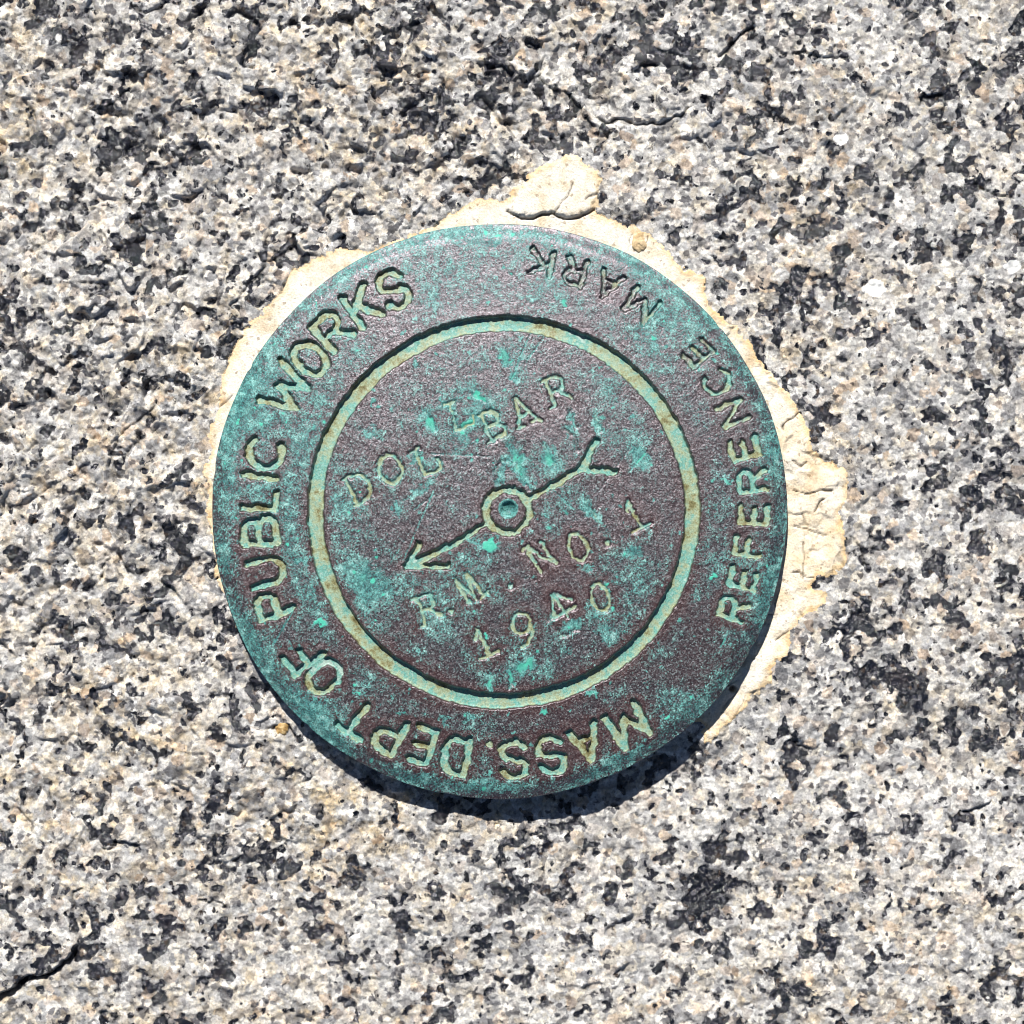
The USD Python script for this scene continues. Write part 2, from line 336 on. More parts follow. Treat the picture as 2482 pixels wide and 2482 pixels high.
def facets(x, y, size, seed, lift, tilt, soft=0.0):
    """Broken crystal faces: every cell of a jittered lattice is a small plane with its own height and tilt."""
    r = np.random.default_rng(seed)
    g = np.arange(-100, 100, size)
    cx, cy = np.meshgrid(g, g, indexing='ij')
    c = np.stack([cx.ravel(), cy.ravel()], 1) + r.uniform(-0.5, 0.5, (cx.size, 2)) * size
    off, tx, ty = r.normal(0, lift, len(c)), r.normal(0, tilt, len(c)), r.normal(0, tilt, len(c))
    wx, wy = x + 0.35 * size * noise2(x, y, size * 0.6, seed + 5), y + 0.35 * size * noise2(x, y, size * 0.6, seed + 6)
    d, i = cKDTree(c).query(np.stack([wx, wy], -1).reshape(-1, 2), k=2)
    def plane(j):
        q = c[j]
        return off[j] + tx[j] * (x.ravel() - q[:, 0]) + ty[j] * (y.ravel() - q[:, 1])
    z = plane(i[:, 0])
    if soft:
        w = smooth(0, soft, d[:, 1] - d[:, 0])
        z = z * w + (1 - w) * (0.5 * (plane(i[:, 0]) + plane(i[:, 1])))
    return z.reshape(x.shape)


def rock_base(x, y):
    """The broad lie of the rock, mm below the rim of the disc: close under it at the top and left, falling away at the lower right."""
    u = (x - DC[0]) / DR
    w = (y - DC[1]) / DR
    z = -0.75 + 1.75 * np.clip(w - 0.25, -3, 0.0) * 1.0 - 1.9 * smooth(-0.5, 0.9, u - 0.9 * w - 0.35) - 0.4 * smooth(-0.55, -1.0, w) - 0.15 * np.maximum(np.hypot(u, w) - 1, 0) ** 2 * 2.0
    return z


inner = (np.abs(GX) < 100) & (np.abs(GY) < 100)
ROCK = rock_base(GX, GY)
ROCK = np.maximum(ROCK, -90)
amp = smooth(30, 60, np.hypot(GX - DC[0], GY - DC[1])) * 0.6 + 0.4
ROCK = ROCK + amp * 1.1 * fbm2(GX, GY, 22, 3, 4, 0.5) + 0.20 * fbm2(GX, GY, 6, 9, 4, 0.5)
CHIP = np.clip(smooth(5, -45, GX) * 0.9 * smooth(-75, -5, GY) + smooth(30, 62, GY) * smooth(75, 0, np.abs(GX - 5)) + 0.25 * noise2(GX, GY, 25, 78), 0, 1)   # where the stone broke roughest
xi, yi = GX[inner], GY[inner]
ROCK[inner] += (0.35 + 1.0 * CHIP[inner]) * (facets(xi, yi, 4.6, 21, 0.10, 0.12, 0.5) + facets(xi, yi, 1.9, 22, 0.05, 0.12, 0.2) + 0.30 * (0.5 - np.abs(fbm2(xi * 0.8 + yi * 0.35, yi, 7, 77, 4, 0.6)) * 1.6)) + facets(xi, yi, 0.95, 23, 0.03, 0.15, 0.15)
ROCK[inner] += 0.05 * fbm2(xi, yi, 0.9, 31, 2, 0.6)

# mica clusters
def turned_noise(x, y, size, seed, deg, ax=1.0):
    c, sn = math.cos(math.radians(deg)), math.sin(math.radians(deg))
    return noise2((x * c + y * sn) * ax, -x * sn + y * c, size, seed)


mica = (0.50 * turned_noise(GX, GY, 2.9, 51, 27, 0.75) + 0.80 * turned_noise(GX, GY, 1.8, 52, 71) + 0.55 * turned_noise(GX, GY, 1.15, 53, 50) + 0.55 * turned_noise(GX, GY, 0.75, 54, 13)
        + 0.30 * turned_noise(GX, GY, 7, 56, 60) + 0.22 * turned_noise(GX, GY, 17, 57, 33) + 0.12 * smooth(-70, 70, GX + GY) - 0.06)
MICA = np.clip(smooth(0.22, 0.70, mica) * 1.05 + 0.03, 0, 1)
for wx_, wy_, wr_ in [(2126, 694, 1.3), (2040, 335, 0.9), (2462, 640, 1.0)]:   # chips of clean white feldspar
    c_ = to_mm((wx_, wy_))
    MICA = np.where(np.hypot((GX - c_[0]) * 0.75 + 0.3 * noise2(GX, GY, 0.9, 59), GY - c_[1] + 0.3 * noise2(GX, GY, 0.9, 60)) < wr_, -1.0, MICA)
ROCK -= 0.12 * smooth(0.3, 0.9, MICA)
WARM = np.clip(0.36 + 0.5 * noise2(GX, GY, 18, 58) + 0.35 * smooth(20, -60, GX), 0, 1)
DIRT = np.zeros_like(GX)

# cracks: (points in photograph pixels, height of the upper lip, width of the gap in mm, depth of the gap, reach of the lip)
CRACKS = [
    ([(-60, 2440), (0, 2422), (52, 2392), (103, 2370), (135, 2345), (178, 2300)], 0.9, 0.62, 2.6, 5),
    ([(1160, 150), (1218, 160), (1248, 176)], 0.9, 0.5, 1.6, 3),
    ([(1245, 208), (1280, 188), (1310, 180), (1350, 214), (1400, 253), (1415, 285), (1470, 319)], 0.7, 0.22, 1.0, 4),
    ([(1420, 279), (1477, 286), (1535, 292), (1582, 295), (1643, 272), (1690, 250)], 1.1, 0.28, 1.3, 6),
    ([(1535, 158), (1565, 155), (1603, 145)], 0.8, 0.5, 1.4, 2.5),
    ([(1738, 127), (1765, 108), (1800, 74), (1840, 50)], 0.9, 0.4, 1.4, 3),
    ([(201, 252), (239, 265), (270, 240), (322, 197)], 0.7, 0.16, 0.9, 4),
    ([(406, 934), (370, 988), (318, 1022), (290, 1050), (268, 1083), (261, 1126), (250, 1166), (254, 1202), (217, 1275), (170, 1282)], 0.7, 0.14, 0.8, 5),
    ([(24, 1240), (75, 1205), (134, 1170), (203, 1126), (240, 1110)], 0.7, 0.1, 0.3, 4),
    ([(257, 1336), (244, 1375), (228, 1416)], 0.5, 0.2, 0.8, 3),
    ([(756, 540), (725, 581), (676, 621), (648, 637), (629, 662), (604, 686), (570, 727), (536, 772)], 0.9, 0.2, 1.0, 4),
    ([(600, 560), (676, 610)], 0.6, 0.14, 0.6, 3),
    ([(1990, 1090), (2021, 1133), (2044, 1160), (2068, 1158)], 0.7, 0.22, 1.0, 3),
    ([(2060, 1260), (2062, 1293), (2089, 1321), (2117, 1389)], 0.5, 0.2, 0.9, 3),
    ([(1876, 120), (1927, 125), (1978, 127), (2010, 138), (2030, 142), (2068, 134)], 0.7, 0.2, 1.0, 4),
    ([(2232, 260), (2242, 228), (2289, 221)], 0.6, 0.4, 1.3, 2),
    ([(190, 2165), (168, 2170), (166, 2230), (167, 2293)], 0.5, 0.14, 0.8, 4),
    ([(178, 2030), (150, 2075), (127, 2140)], 0.5, 0.12, 0.7, 3),
    ([(464, 2195), (510, 2188), (547, 2209)], 0.6, 0.2, 0.9, 3),
    ([(239, 2066), (275, 2048), (330, 2050)], 0.7, 0.35, 1.2, 2.5),
    ([(1912, 1800), (1950, 1805), (1985, 1829)], 0.6, 0.2, 0.9, 3),
    ([(2350, 1985), (2385, 1966), (2426, 1957)], 0.7, 0.3, 1.0, 3),
    ([(650, 1770), (690, 1760), (715, 1790)], 0.5, 0.5, 1.5, 2),
    ([(330, 20), (350, 30), (395, 10)], 0.5, 0.3, 1.0, 2),
    ([(0, 220), (80, 235)], 0.4, 0.12, 0.5, 3),
    ([(60, 570), (80, 590), (130, 565)], 0.5, 0.12, 0.6, 3),
    ([(2360, 440), (2400, 455), (2470, 475)], 0.5, 0.16, 0.8, 3),
    ([(2240, 30), (2200, 60), (2190, 95)], 0.3, 0.14, 0.7, 2),
]
for k, (pts, lip, gap, deep, reach) in enumerate(CRACKS):
    P = to_mm(pts)
    lo, hi = P.min(0) - 3 * reach, P.max(0) + 3 * reach
    sel = np.nonzero((GX > lo[0]) & (GX < hi[0]) & (GY > lo[1]) & (GY < hi[1]) & inner)
    x, y = GX[sel], GY[sel]
    x = x + 0.45 * noise2(x, y, 2.2, 70 + k) + 0.30 * noise2(x, y, 0.8, 170 + k)
    y = y + 0.55 * noise2(x, y, 2.2, 270 + k) + 0.35 * noise2(x, y, 0.8, 370 + k)
    best, side, along = np.full(x.shape, 1e9), np.zeros(x.shape), np.zeros(x.shape)
    for i in range(len(P) - 1):
        d, s, t = seg_dist(x, y, P[i], P[i + 1])
        m = d < best
        best[m], along[m] = d[m], (i + t[m]) / (len(P) - 1)
        up = 1 if (P[i + 1] - P[i])[0] >= 0 else -1       # the lip lies on the picture's upper side
        side[m] = np.sign(s[m]) * up
    taper = smooth(0, 0.12, along) * smooth(1, 0.88, along) * (0.75 + 0.45 * noise2(x, y, 2.0, 470 + k))
    endfade = np.exp(-((best / reach) ** 2))
    ROCK[sel] += lip * 0.45 * taper * endfade * np.where(side > 0, 1, -0.25 * smooth(0, 0.4, best))
    w_ = gap * (1.0 + 0.6 * noise2(x, y, 1.2, 570 + k))
    cut = np.where(side > 0, smooth(0.12, 0.0, best), np.exp(-(best / np.maximum(w_, 0.05)) ** 1.6)) * np.clip(taper * 1.6, 0, 1)
    ROCK[sel] -= deep * (0.9 if k == 0 else 0.65) * cut
    DIRT[sel] = np.maximum(DIRT[sel], 0.6 * cut * (side <= 0))

# outline of the mortar, photograph pixels at 1932
MORT = np.array([(700, 470), (740, 452), (800, 432), (850, 405), (895, 378), (930, 372), (958, 376), (972, 350), (1008, 322), (1050, 300), (1073, 290), (1108, 306), (1136, 332), (1130, 372), (1122, 398),
                 (1150, 412), (1190, 424), (1242, 448), (1268, 482), (1292, 508), (1332, 528), (1326, 548), (1350, 585), (1376, 610), (1418, 648), (1440, 690), (1486, 738), (1508, 772), (1530, 805), (1536, 845),
                 (1572, 872), (1602, 895), (1604, 930), (1588, 968), (1600, 1010), (1602, 1060), (1580, 1088), (1548, 1092), (1540, 1108), (1570, 1120), (1560, 1146), (1520, 1162), (1498, 1200), (1490, 1236), (1462, 1262), (1462, 1290), (1424, 1318), (1400, 1352), (1362, 1380), (1350, 1410), (1332, 1408), (1330, 1375), (1250, 1330),
                 (1000, 1200), (700, 1200), (480, 1240), (452, 1200), (432, 1150), (408, 1090), (402, 1040), (392, 990), (392, 940), (382, 890), (398, 850), (396, 800), (414, 764), (418, 706), (446, 652), (468, 610), (500, 580), (522, 552), (556, 508), (580, 492), (620, 474), (660, 466)]) * (2482 / 1932)
MP = to_mm(MORT)
near = np.nonzero((np.abs(GX - DC[0]) < 62) & (np.abs(GY - DC[1]) < 62))
nx, ny = GX[near], GY[near]
wx = nx + 0.40 * fbm2(nx, ny, 1.3, 401, 3, 0.6) + 0.22 * noise2(nx, ny, 0.45, 403)
wy = ny + 0.40 * fbm2(nx, ny, 1.3, 402, 3, 0.6) + 0.22 * noise2(nx, ny, 0.45, 404)
ins = shapely.contains_xy(shapely.Polygon(MP), wx, wy)
medge = np.full(nx.shape, 1e9)
for i in range(len(MP)):
    medge = np.minimum(medge, seg_dist(wx, wy, MP[i], MP[(i + 1) % len(MP)])[0])
sdf = np.where(ins, -medge, medge)                       # negative inside the mortar
MSDF = np.full(GX.shape, 99.0)
MSDF[near] = sdf
# bits of rock left standing proud of the mortar
for (px, py, r) in [(1205, 1120, 5), (1240, 1052, 6)]:
    pass
inm = MSDF < 0
rr = np.hypot(GX - DC[0], GY - DC[1])
# the mortar: nearly flush with the rim at the top, rough and lower on the right
mz = rock_base(GX, GY) * 0.9 + 0.25
rim_z = np.minimum(mz, -0.22)
rough_side = smooth(20, 40, GX - DC[0])
mz = rim_z + (0.06 + 0.20 * rough_side) * fbm2(GX, GY, 5, 411, 4, 0.55)
mort_in = np.nonzero((MSDF < 0.6) & inner)
mx, my = GX[mort_in], GY[mort_in]
mz[mort_in] += rough_side[mort_in] * facets(mx, my, 2.2, 431, 0.07, 0.06, 0.2) + 0.02 * fbm2(mx, my, 0.8, 441, 2, 0.6)
LUMP = to_mm(np.array([(960, 398), (972, 350), (1008, 320), (1050, 298), (1073, 286), (1108, 302), (1138, 330), (1132, 372), (1124, 396), (1096, 405), (1068, 411), (1043, 405), (1024, 402), (1008, 410), (985, 412), (968, 404)]) * (2482 / 1932))
lump_in = shapely.contains_xy(shapely.Polygon(LUMP), wx, wy)
ledge = np.full(nx.shape, 1e9)
for i in range(len(LUMP)):
    ledge = np.minimum(ledge, seg_dist(wx, wy, LUMP[i], LUMP[(i + 1) % len(LUMP)])[0])
LS = np.full(GX.shape, 99.0)
LS[near] = np.where(lump_in, -ledge, ledge)
mz += np.where(LS < 0, 0.55 * smooth(0, 0.7, -LS) + 0.12, 0)
blend = smooth(0.0, 0.5, -MSDF)
ROCKM = np.where(inm, np.minimum(mz - 0.10 * (1 - blend), mz), ROCK)
step = smooth(3.0, 0.0, MSDF) * (~inm)                   # the rock comes down to the mortar's edge
ROCKM = np.where((~inm) & (MSDF < 3.0), ROCK * (1 - 0.8 * step) + (mz - 0.06 + 0.3 * (ROCK - rock_base(GX, GY))) * 0.8 * step, ROCKM)
# a small dark hole in the mortar under the lower right of the rim
_h = to_mm((1781, 1674))
ROCKM -= 2.0 * smooth(0.62, 0.42, np.hypot(GX - _h[0], GY - _h[1]))
# hair cracks in the mortar
MDIRT = np.zeros_like(GX)
HAIR = [([(958, 396), (968, 404), (985, 413), (1008, 411), (1024, 403), (1043, 406), (1068, 412), (1096, 406), (1124, 397)], 0.16, 0.7),
        ([(1046, 402), (1054, 385), (1068, 366), (1084, 345)], 0.10, 0.35), ([(1106, 376), (1118, 365), (1132, 362)], 0.10, 0.35),
        ([(1500, 925), (1530, 930), (1570, 928)], 0.12, 0.4), ([(1556, 942), (1540, 965)], 0.14, 0.5), ([(1500, 870), (1512, 884), (1525, 876)], 0.12, 0.4),
        ([(1522, 1010), (1522, 1055), (1518, 1090)], 0.10, 0.35), ([(1500, 990), (1530, 1000), (1560, 1012)], 0.10, 0.35), ([(1500, 1080), (1540, 1092)], 0.1, 0.35),
        ([(1478, 810), (1490, 790), (1510, 780)], 0.12, 0.4), ([(1494, 1195), (1470, 1210)], 0.12, 0.4), ([(410, 770), (425, 760), (436, 745)], 0.1, 0.3),
        ([(1240, 1190), (1470, 1160)], 0.05, 0.1), ([(1195, 440), (1188, 462)], 0.07, 0.2), ([(1222, 446), (1217, 466)], 0.07, 0.2), ([(398, 905), (406, 935)], 0.08, 0.3)]
for k, (pts, gap, deep) in enumerate(HAIR):
    P = to_mm(np.array(pts) * (2482 / 1932))
    lo, hi = P.min(0) - 2, P.max(0) + 2
    sel = np.nonzero((GX > lo[0]) & (GX < hi[0]) & (GY > lo[1]) & (GY < hi[1]))
    x = GX[sel] + 0.35 * noise2(GX[sel], GY[sel], 1.1, 600 + k)
    y = GY[sel] + 0.35 * noise2(GX[sel], GY[sel], 1.1, 650 + k)
    d = np.min([seg_dist(x, y, P[i], P[i + 1])[0] for i in range(len(P) - 1)], 0)
    cut = smooth(gap * 1.5, gap * 0.4, d) * inm[sel]
    ROCKM[sel] -= deep * cut
    MDIRT[sel] = np.maximum(MDIRT[sel], 0.7 * cut)
# crazed net of finer cracks on the right-hand side
g = np.random.default_rng(5)
cp = np.stack([g.uniform(30, 75, 500) + DC[0] - 20, g.uniform(-70, 60, 500)], 1)
sel = np.nonzero(inm & (GX > DC[0] + 12))
dd, _ = cKDTree(cp).query(np.stack([GX[sel] + 0.5 * noise2(GX[sel], GY[sel], 1.5, 701), GY[sel] + 0.5 * noise2(GX[sel], GY[sel], 1.5, 702)], 1), k=2)
net = smooth(0.22, 0.05, dd[:, 1] - dd[:, 0]) * smooth(-0.1, 0.35, noise2(GX[sel], GY[sel], 4, 703)) * smooth(15, 35, GX[sel] - DC[0])
ROCKM[sel] -= 0.16 * net
MDIRT[sel] = np.maximum(MDIRT[sel], 0.5 * net)
# the cavity under the disc stays below it
under = rr < DR + 0.4
ROCKM = np.where(under, np.minimum(ROCKM, -0.30 - 0.8 * smooth(DR + 0.2, DR - 2, rr)), ROCKM)

V = np.stack([GX, GY, ROCKM], -1).reshape(-1, 3) * MM
n_ax = len(axis)
I = np.arange(n_ax * n_ax).reshape(n_ax, n_ax)
Q = np.stack([I[:-1, :-1], I[1:, :-1], I[1:, 1:], I[:-1, 1:]], -1).reshape(-1, 4)
NRM = normals_of(V, Q)
rq = np.hypot(*(V[Q].mean(1)[:, :2] / MM - DC).T)
keep = rq > DR - 4
lumpq = ((LS.ravel()[Q] < 0).sum(1) >= 3) & ((MSDF.ravel()[Q] < 0).sum(1) >= 3) & keep
mq = ((MSDF.ravel()[Q] < 0).sum(1) >= 3) & keep & ~lumpq
rock_q = keep & ~mq & ~lumpq
wear_rock = np.stack([MICA, DIRT, WARM], -1).reshape(-1, 3)
tan = smooth(-1.4, 0.0, MSDF) * 0.9 + 0.35 * rough_side * smooth(-0.3, 0.6, noise2(GX, GY, 5, 711))
wear_mort = np.stack([np.clip(tan, 0, 1), MDIRT, np.zeros_like(tan)], -1).reshape(-1, 3)
rock = put_mesh('/World/granite_rock', V, Q[rock_q], NRM, wear_rock, GRANITE)
tag(rock, 'rough split face of speckled grey, white and black granite around the bronze disc', 'rock', kind='structure')
mx_ = UsdGeom.Xform.Define(stage, '/World/mortar_collar')
tag(mx_.GetPrim(), 'ragged collar of pale cream mortar set in the granite around the bronze disc', 'mortar')
put_mesh('/World/mortar_collar/mortar_bed', V, Q[mq], NRM, wear_mort, MORTAR)
tag(put_mesh('/World/mortar_collar/mortar_lump', V, Q[lumpq], NRM, wear_mort, MORTAR), 'raised lump of cream mortar above the disc, split off by a dark crack')

# ------------------------------------------------------------------ the bronze disc
NG = 780
u = np.linspace(-1, 1, NG + 1)
A, B = np.meshgrid(u, u, indexing='ij')
with np.errstate(divide='ignore', invalid='ignore'):     # square to disc, concentric rings
    big = np.abs(A) >= np.abs(B)
    R = np.where(big, A, B)
    TH = np.where(big, np.pi / 4 * np.where(A == 0, 0, B / np.where(A == 0, 1, A)), np.pi / 2 - np.pi / 4 * A / np.where(B == 0, 1, B))
DXm, DYm = R * np.cos(TH) * DR, R * np.sin(TH) * DR      # mm about the disc's centre
rad = np.hypot(DXm, DYm)
ang = np.arctan2(DYm, DXm)
PX = 1210 + DXm / S                                      # where each vertex lies, in photograph pixels
PY = 1238.5 - DYm / S
wob = 1 + 0.0016 * np.sin(3 * ang + 1) + 0.0012 * np.sin(7 * ang) + 0.0008 * np.sin(17 * ang + 2)   # the rim is not quite round
DZ = 2.5 * (1 - (rad / DR) ** 2) + 0.05 * fbm2(DXm, DYm, 16, 801, 3) + 0.010 * fbm2(DXm, DYm, 1.6, 803, 3, 0.6)
DZ -= 0.85 * smooth(DR - 3.2, DR, rad) ** 2              # rounded shoulder
DZ -= 0.05 * np.maximum(0, fbm2(DXm, DYm, 2.5, 807, 3)) * smooth(DR - 3, DR, rad)

CRUST = np.zeros_like(rad)
LABEL = np.zeros(rad.shape, int)                         # 0 the disc, else the number of an engraved mark
EDGE = 2.2                                               # px, softness of an engraved wall
jx = 3.2 * noise2(DXm, DYm, 1.0, 821) + 2.4 * noise2(DXm, DYm, 0.42, 822)
jy = 3.2 * noise2(DXm, DYm, 1.0, 823) + 2.4 * noise2(DXm, DYm, 0.42, 824)
HALO = np.full(rad.shape, 99.0)
marks = []


def engrave(dist, sel, half, depth, name, label=None, crust=1.0, edge=EDGE, round_=0.0, own=True):
    """Sinks a stroke into the disc. dist: px from its centre line at the vertices sel."""
    prof = smooth(half + edge, half - edge, dist)
    if round_:
        prof = prof * (1 - round_ + round_ * np.clip(1 - (dist / (half + edge)) ** 2, 0, 1))
    cut = depth * prof
    global DZ
    DZ[sel] -= np.maximum(cut - DEPTH[sel], 0)
    DEPTH[sel] = np.maximum(DEPTH[sel], cut)
    CRUST[sel] = np.maximum(CRUST[sel], crust * smooth(half + 0.5 * edge, half - 1.2 * edge, dist))
    HALO[sel] = np.minimum(HALO[sel], np.maximum(dist - half, 0) + (0 if depth > 0.3 else 30))
    if own:
        marks.append((name, label))
        LABEL[sel] = np.where(dist < half + edge, len(marks), LABEL[sel])


DEPTH = np.zeros_like(rad)
every = (slice(None), slice(None))


def polyline_dist(sel, lines):
    x, y = PX[sel] + jx[sel], PY[sel] + jy[sel]
    best = np.full(x.shape, 1e9)
    for line in lines:
        line = np.asarray(line, float)
        if len(line) == 1:
            best = np.minimum(best, np.hypot(x - line[0, 0], y - line[0, 1]))
        for i in range(len(line) - 1):
            best = np.minimum(best, seg_dist(x, y, line[i], line[i + 1])[0])
    return best


def near_lines(lines, margin):
    P = np.vstack([np.asarray(l, float) for l in lines])
    lo, hi = P.min(0) - margin, P.max(0) + margin
    return np.nonzero((PX > lo[0]) & (PX < hi[0]) & (PY > lo[1]) & (PY < hi[1]))


def arc(cx, cy, rx, ry, a0, a1, n=14):
    t = np.radians(np.linspace(a0, a1, n))
    return [(cx + rx * math.cos(k), cy + ry * math.sin(k)) for k in t]


# single-line capitals in a box one wide and one tall, centred
GLYPH = {
    'A': [[(-.5, -.5), (0, .5), (.5, -.5)], [(-.32, -.15), (.32, -.15)]],
    'B': [[(-.5, -.5), (-.5, .5), (.1, .5)] + arc(.1, .26, .34, .24, 90, -90, 8) + [(-.5, .02)], [(.1, .02)] + arc(.12, -.24, .38, .26, 90, -90, 8) + [(-.5, -.5)]],
    'C': [arc(0, 0, .5, .5, 48, 312, 18)],
    'D': [[(-.5, -.5), (-.5, .5), (.08, .5)] + arc(.08, .08, .42, .42, 90, 0, 6) + arc(.08, -.08, .42, .42, 0, -90, 6) + [(-.5, -.5)]],
    'E': [[(.5, .5), (-.5, .5), (-.5, -.5), (.5, -.5)], [(-.5, 0), (.35, 0)]],
    'F': [[(.5, .5), (-.5, .5), (-.5, -.5)], [(-.5, 0), (.35, 0)]],
    'I': [[(0, .5), (0, -.5)]],
    'K': [[(-.5, .5), (-.5, -.5)], [(.5, .5), (-.5, -.05)], [(-.15, .12), (.5, -.5)]],
    'L': [[(-.5, .5), (-.5, -.5), (.5, -.5)]],
    'M': [[(-.5, -.5), (-.45, .5), (0, -.25), (.45, .5), (.5, -.5)]],
    'N': [[(-.5, -.5), (-.5, .5), (.5, -.5), (.5, .5)]],
    'O': [arc(0, .12, .5, .38, 0, 180, 9) + arc(0, -.12, .5, .38, 180, 360, 9) + [(.5, .12)]],
    'P': [[(-.5, -.5), (-.5, .5), (.12, .5)] + arc(.12, .22, .38, .28, 90, -90, 8) + [(-.5, -.06)]],
    'R': [[(-.5, -.5), (-.5, .5), (.12, .5)] + arc(.12, .24, .38, .26, 90, -90, 8) + [(-.5, -.02)], [(.0, -.02), (.5, -.5)]],
    'S': [[(.5, .30)] + arc(.05, .25, .42, .25, 30, 90, 5) + arc(-.08, .25, .42, .25, 90, 230, 8) + [(.1, -.02)] + arc(.06, -.25, .44, .25, 50, -90, 8) + arc(-.05, -.25, .45, .25, 270, 200, 6)],
    'T': [[(-.5, .5), (.5, .5)], [(0, .5), (0, -.5)]],
    'U': [[(-.5, .5), (-.5, -.2)] + arc(0, -.15, .5, .35, 190, 350, 10) + [(.5, -.2), (.5, .5)]],
    'W': [[(-.55, .5), (-.3, -.5), (0, .25), (.3, -.5), (.55, .5)]],
}


def letter(ch, x, y, upx, upy, w, h, half, depth, label=None, crust=1.0, **kw):
    n = math.hypot(upx, upy)
    ux, uy = upx / n, upy / n                            # up of the letter, in pixels
    rx, ry = -uy, ux                                     # right of the letter (image y runs down)
    lines = [[(x + a * w * rx + b * h * ux, y + a * w * ry + b * h * uy) for a, b in l] for l in GLYPH[ch]]
    sel = near_lines(lines, half + 12)
    engrave(polyline_dist(sel, lines), sel, half, depth, 'letter', label or f'engraved letter {ch}', crust, **kw)


CT = (1214, 1240)
TALL = {'M': (78, 84), 'A': (66, 84), 'S': (56, 84), 'D': (56, 82), 'E': (44, 82), 'P': (54, 82), 'T': (64, 80), 'O': (58, 84), 'F': (46, 82),
        'U': (58, 78), 'B': (60, 78), 'L': (42, 78), 'I': (10, 78), 'C': (74, 82), 'W': (96, 86), 'R': (60, 82), 'K': (58, 84)}
for word, places in (
        ('MASS', [(1522, 1757), (1422, 1802), (1336, 1829), (1246, 1838)]),
        ('DEPT', [(1105, 1830), (1026, 1804), (944, 1778), (868, 1740)]),
        ('OF', [(786, 1639), (736, 1590)]),
        ('PUBLIC', [(663, 1463), (648, 1385), (630, 1287), (630, 1210), (630, 1155), (645, 1096)]),
        ('WORKS', [(694, 944), (753, 870), (806, 803), (880, 745), (955, 705)])):
    for ch, (x, y) in zip(word, places):
        w, h = TALL[ch]
        letter(ch, x, y, x - CT[0], y - CT[1], w, h, 9.4, 0.70, f'engraved letter {ch} of {word}')
for x, y, r in ((1186, 1802, 9), (1012, 1672 + 60, 0)):
    if r:
        sel = near_lines([[(x, y)]], 30)
        engrave(polyline_dist(sel, [[(x, y)]]), sel, r, 0.35, 'full_stop', 'engraved full stop after MASS')
LOW = {'R': (46, 62), 'E': (40, 62), 'F': (40, 62), 'N': (48, 62), 'C': (56, 62), 'M': (66, 62), 'A': (50, 60), 'K': (48, 60)}
for word, places in (('REFERENCE', [(1776, 1476), (1801, 1402), (1812, 1324), (1825, 1247), (1820, 1166), (1801, 1088), (1773, 1003), (1736, 924), (1690, 856)]),
                     ('MARK', [(1553, 742), (1474, 692), (1393, 658), (1312, 637)])):
    for k, (ch, (x, y)) in enumerate(zip(word, places)):
        w, h = LOW[ch]
        letter(ch, x, y, CT[0] - x, CT[1] - y, w, h, 7.8 if k < 6 and word != 'MARK' else 6.4, 0.52, f'engraved letter {ch} of {word}', 1.0 if k < 6 and word != 'MARK' else 0.62, round_=0.15)

# the ring, the small ring, the arrow, the centre pit
d = np.abs(np.hypot(PX + 0.6 * jx - 1221, PY + 0.6 * jy - 1241) - 455 + 1.5 * noise2(DXm, DYm, 9, 831)) + 1.2 * noise2(DXm, DYm, 5, 832)
engrave(d, every, 18.5, 1.10, 'ring_groove', 'deep engraved circle filled with pale green crust', round_=0.15)
d = np.abs(np.hypot(PX + jx - 1230, PY + jy - 1238) - 52)
engrave(d, every, 9.0, 0.7, 'small_ring_groove', 'small engraved ring at the centre')
d = np.hypot(PX + jx * .4 - 1232, PY + jy * .4 - 1233)
engrave(d, every, 17.0, 0.9, 'centre_pit', 'round drilled pit at the centre, lined with bright green', edge=4, round_=0.75)
tail = [[(1279, 1210), (1345, 1172), (1412, 1135), (1444, 1068)], [(1412, 1137), (1488, 1144)]]
sel = near_lines(tail, 40)
engrave(polyline_dist(sel, tail), sel, 8.6, 0.72, 'arrow_tail', 'forked tail of the engraved arrow')
head = [[(1184, 1264), (1124, 1305), (1058, 1338), (988, 1371)], [(988, 1371), (1018, 1318)], [(988, 1371), (1086, 1372)]]
sel = near_lines(head, 40)
engrave(polyline_dist(sel, head), sel, 8.4, 0.72, 'arrow_head', 'barbed point of the engraved arrow')


# hand-stamped inner lines: thin V strokes, some broken off, with crust bleeding beside them
def stamp(lines, label, half=5.6, depth=0.32, crust=0.72):
    sel = near_lines(lines, 30)
    d = polyline_dist(sel, lines)
    engrave(d, sel, half, depth, 'stamped_letter', label, crust, edge=3.2, round_=0.55)
    global VERD
    VERD[sel] += 0.22 * np.exp(-(d / 16) ** 2)


def turned(lines, x, y, deg, sc=1.0):
    c, s = math.cos(math.radians(deg)), math.sin(math.radians(deg))
    return [[(x + sc * (a * c - b * s), y - sc * (a * s + b * c)) for a, b in l] for l in lines]


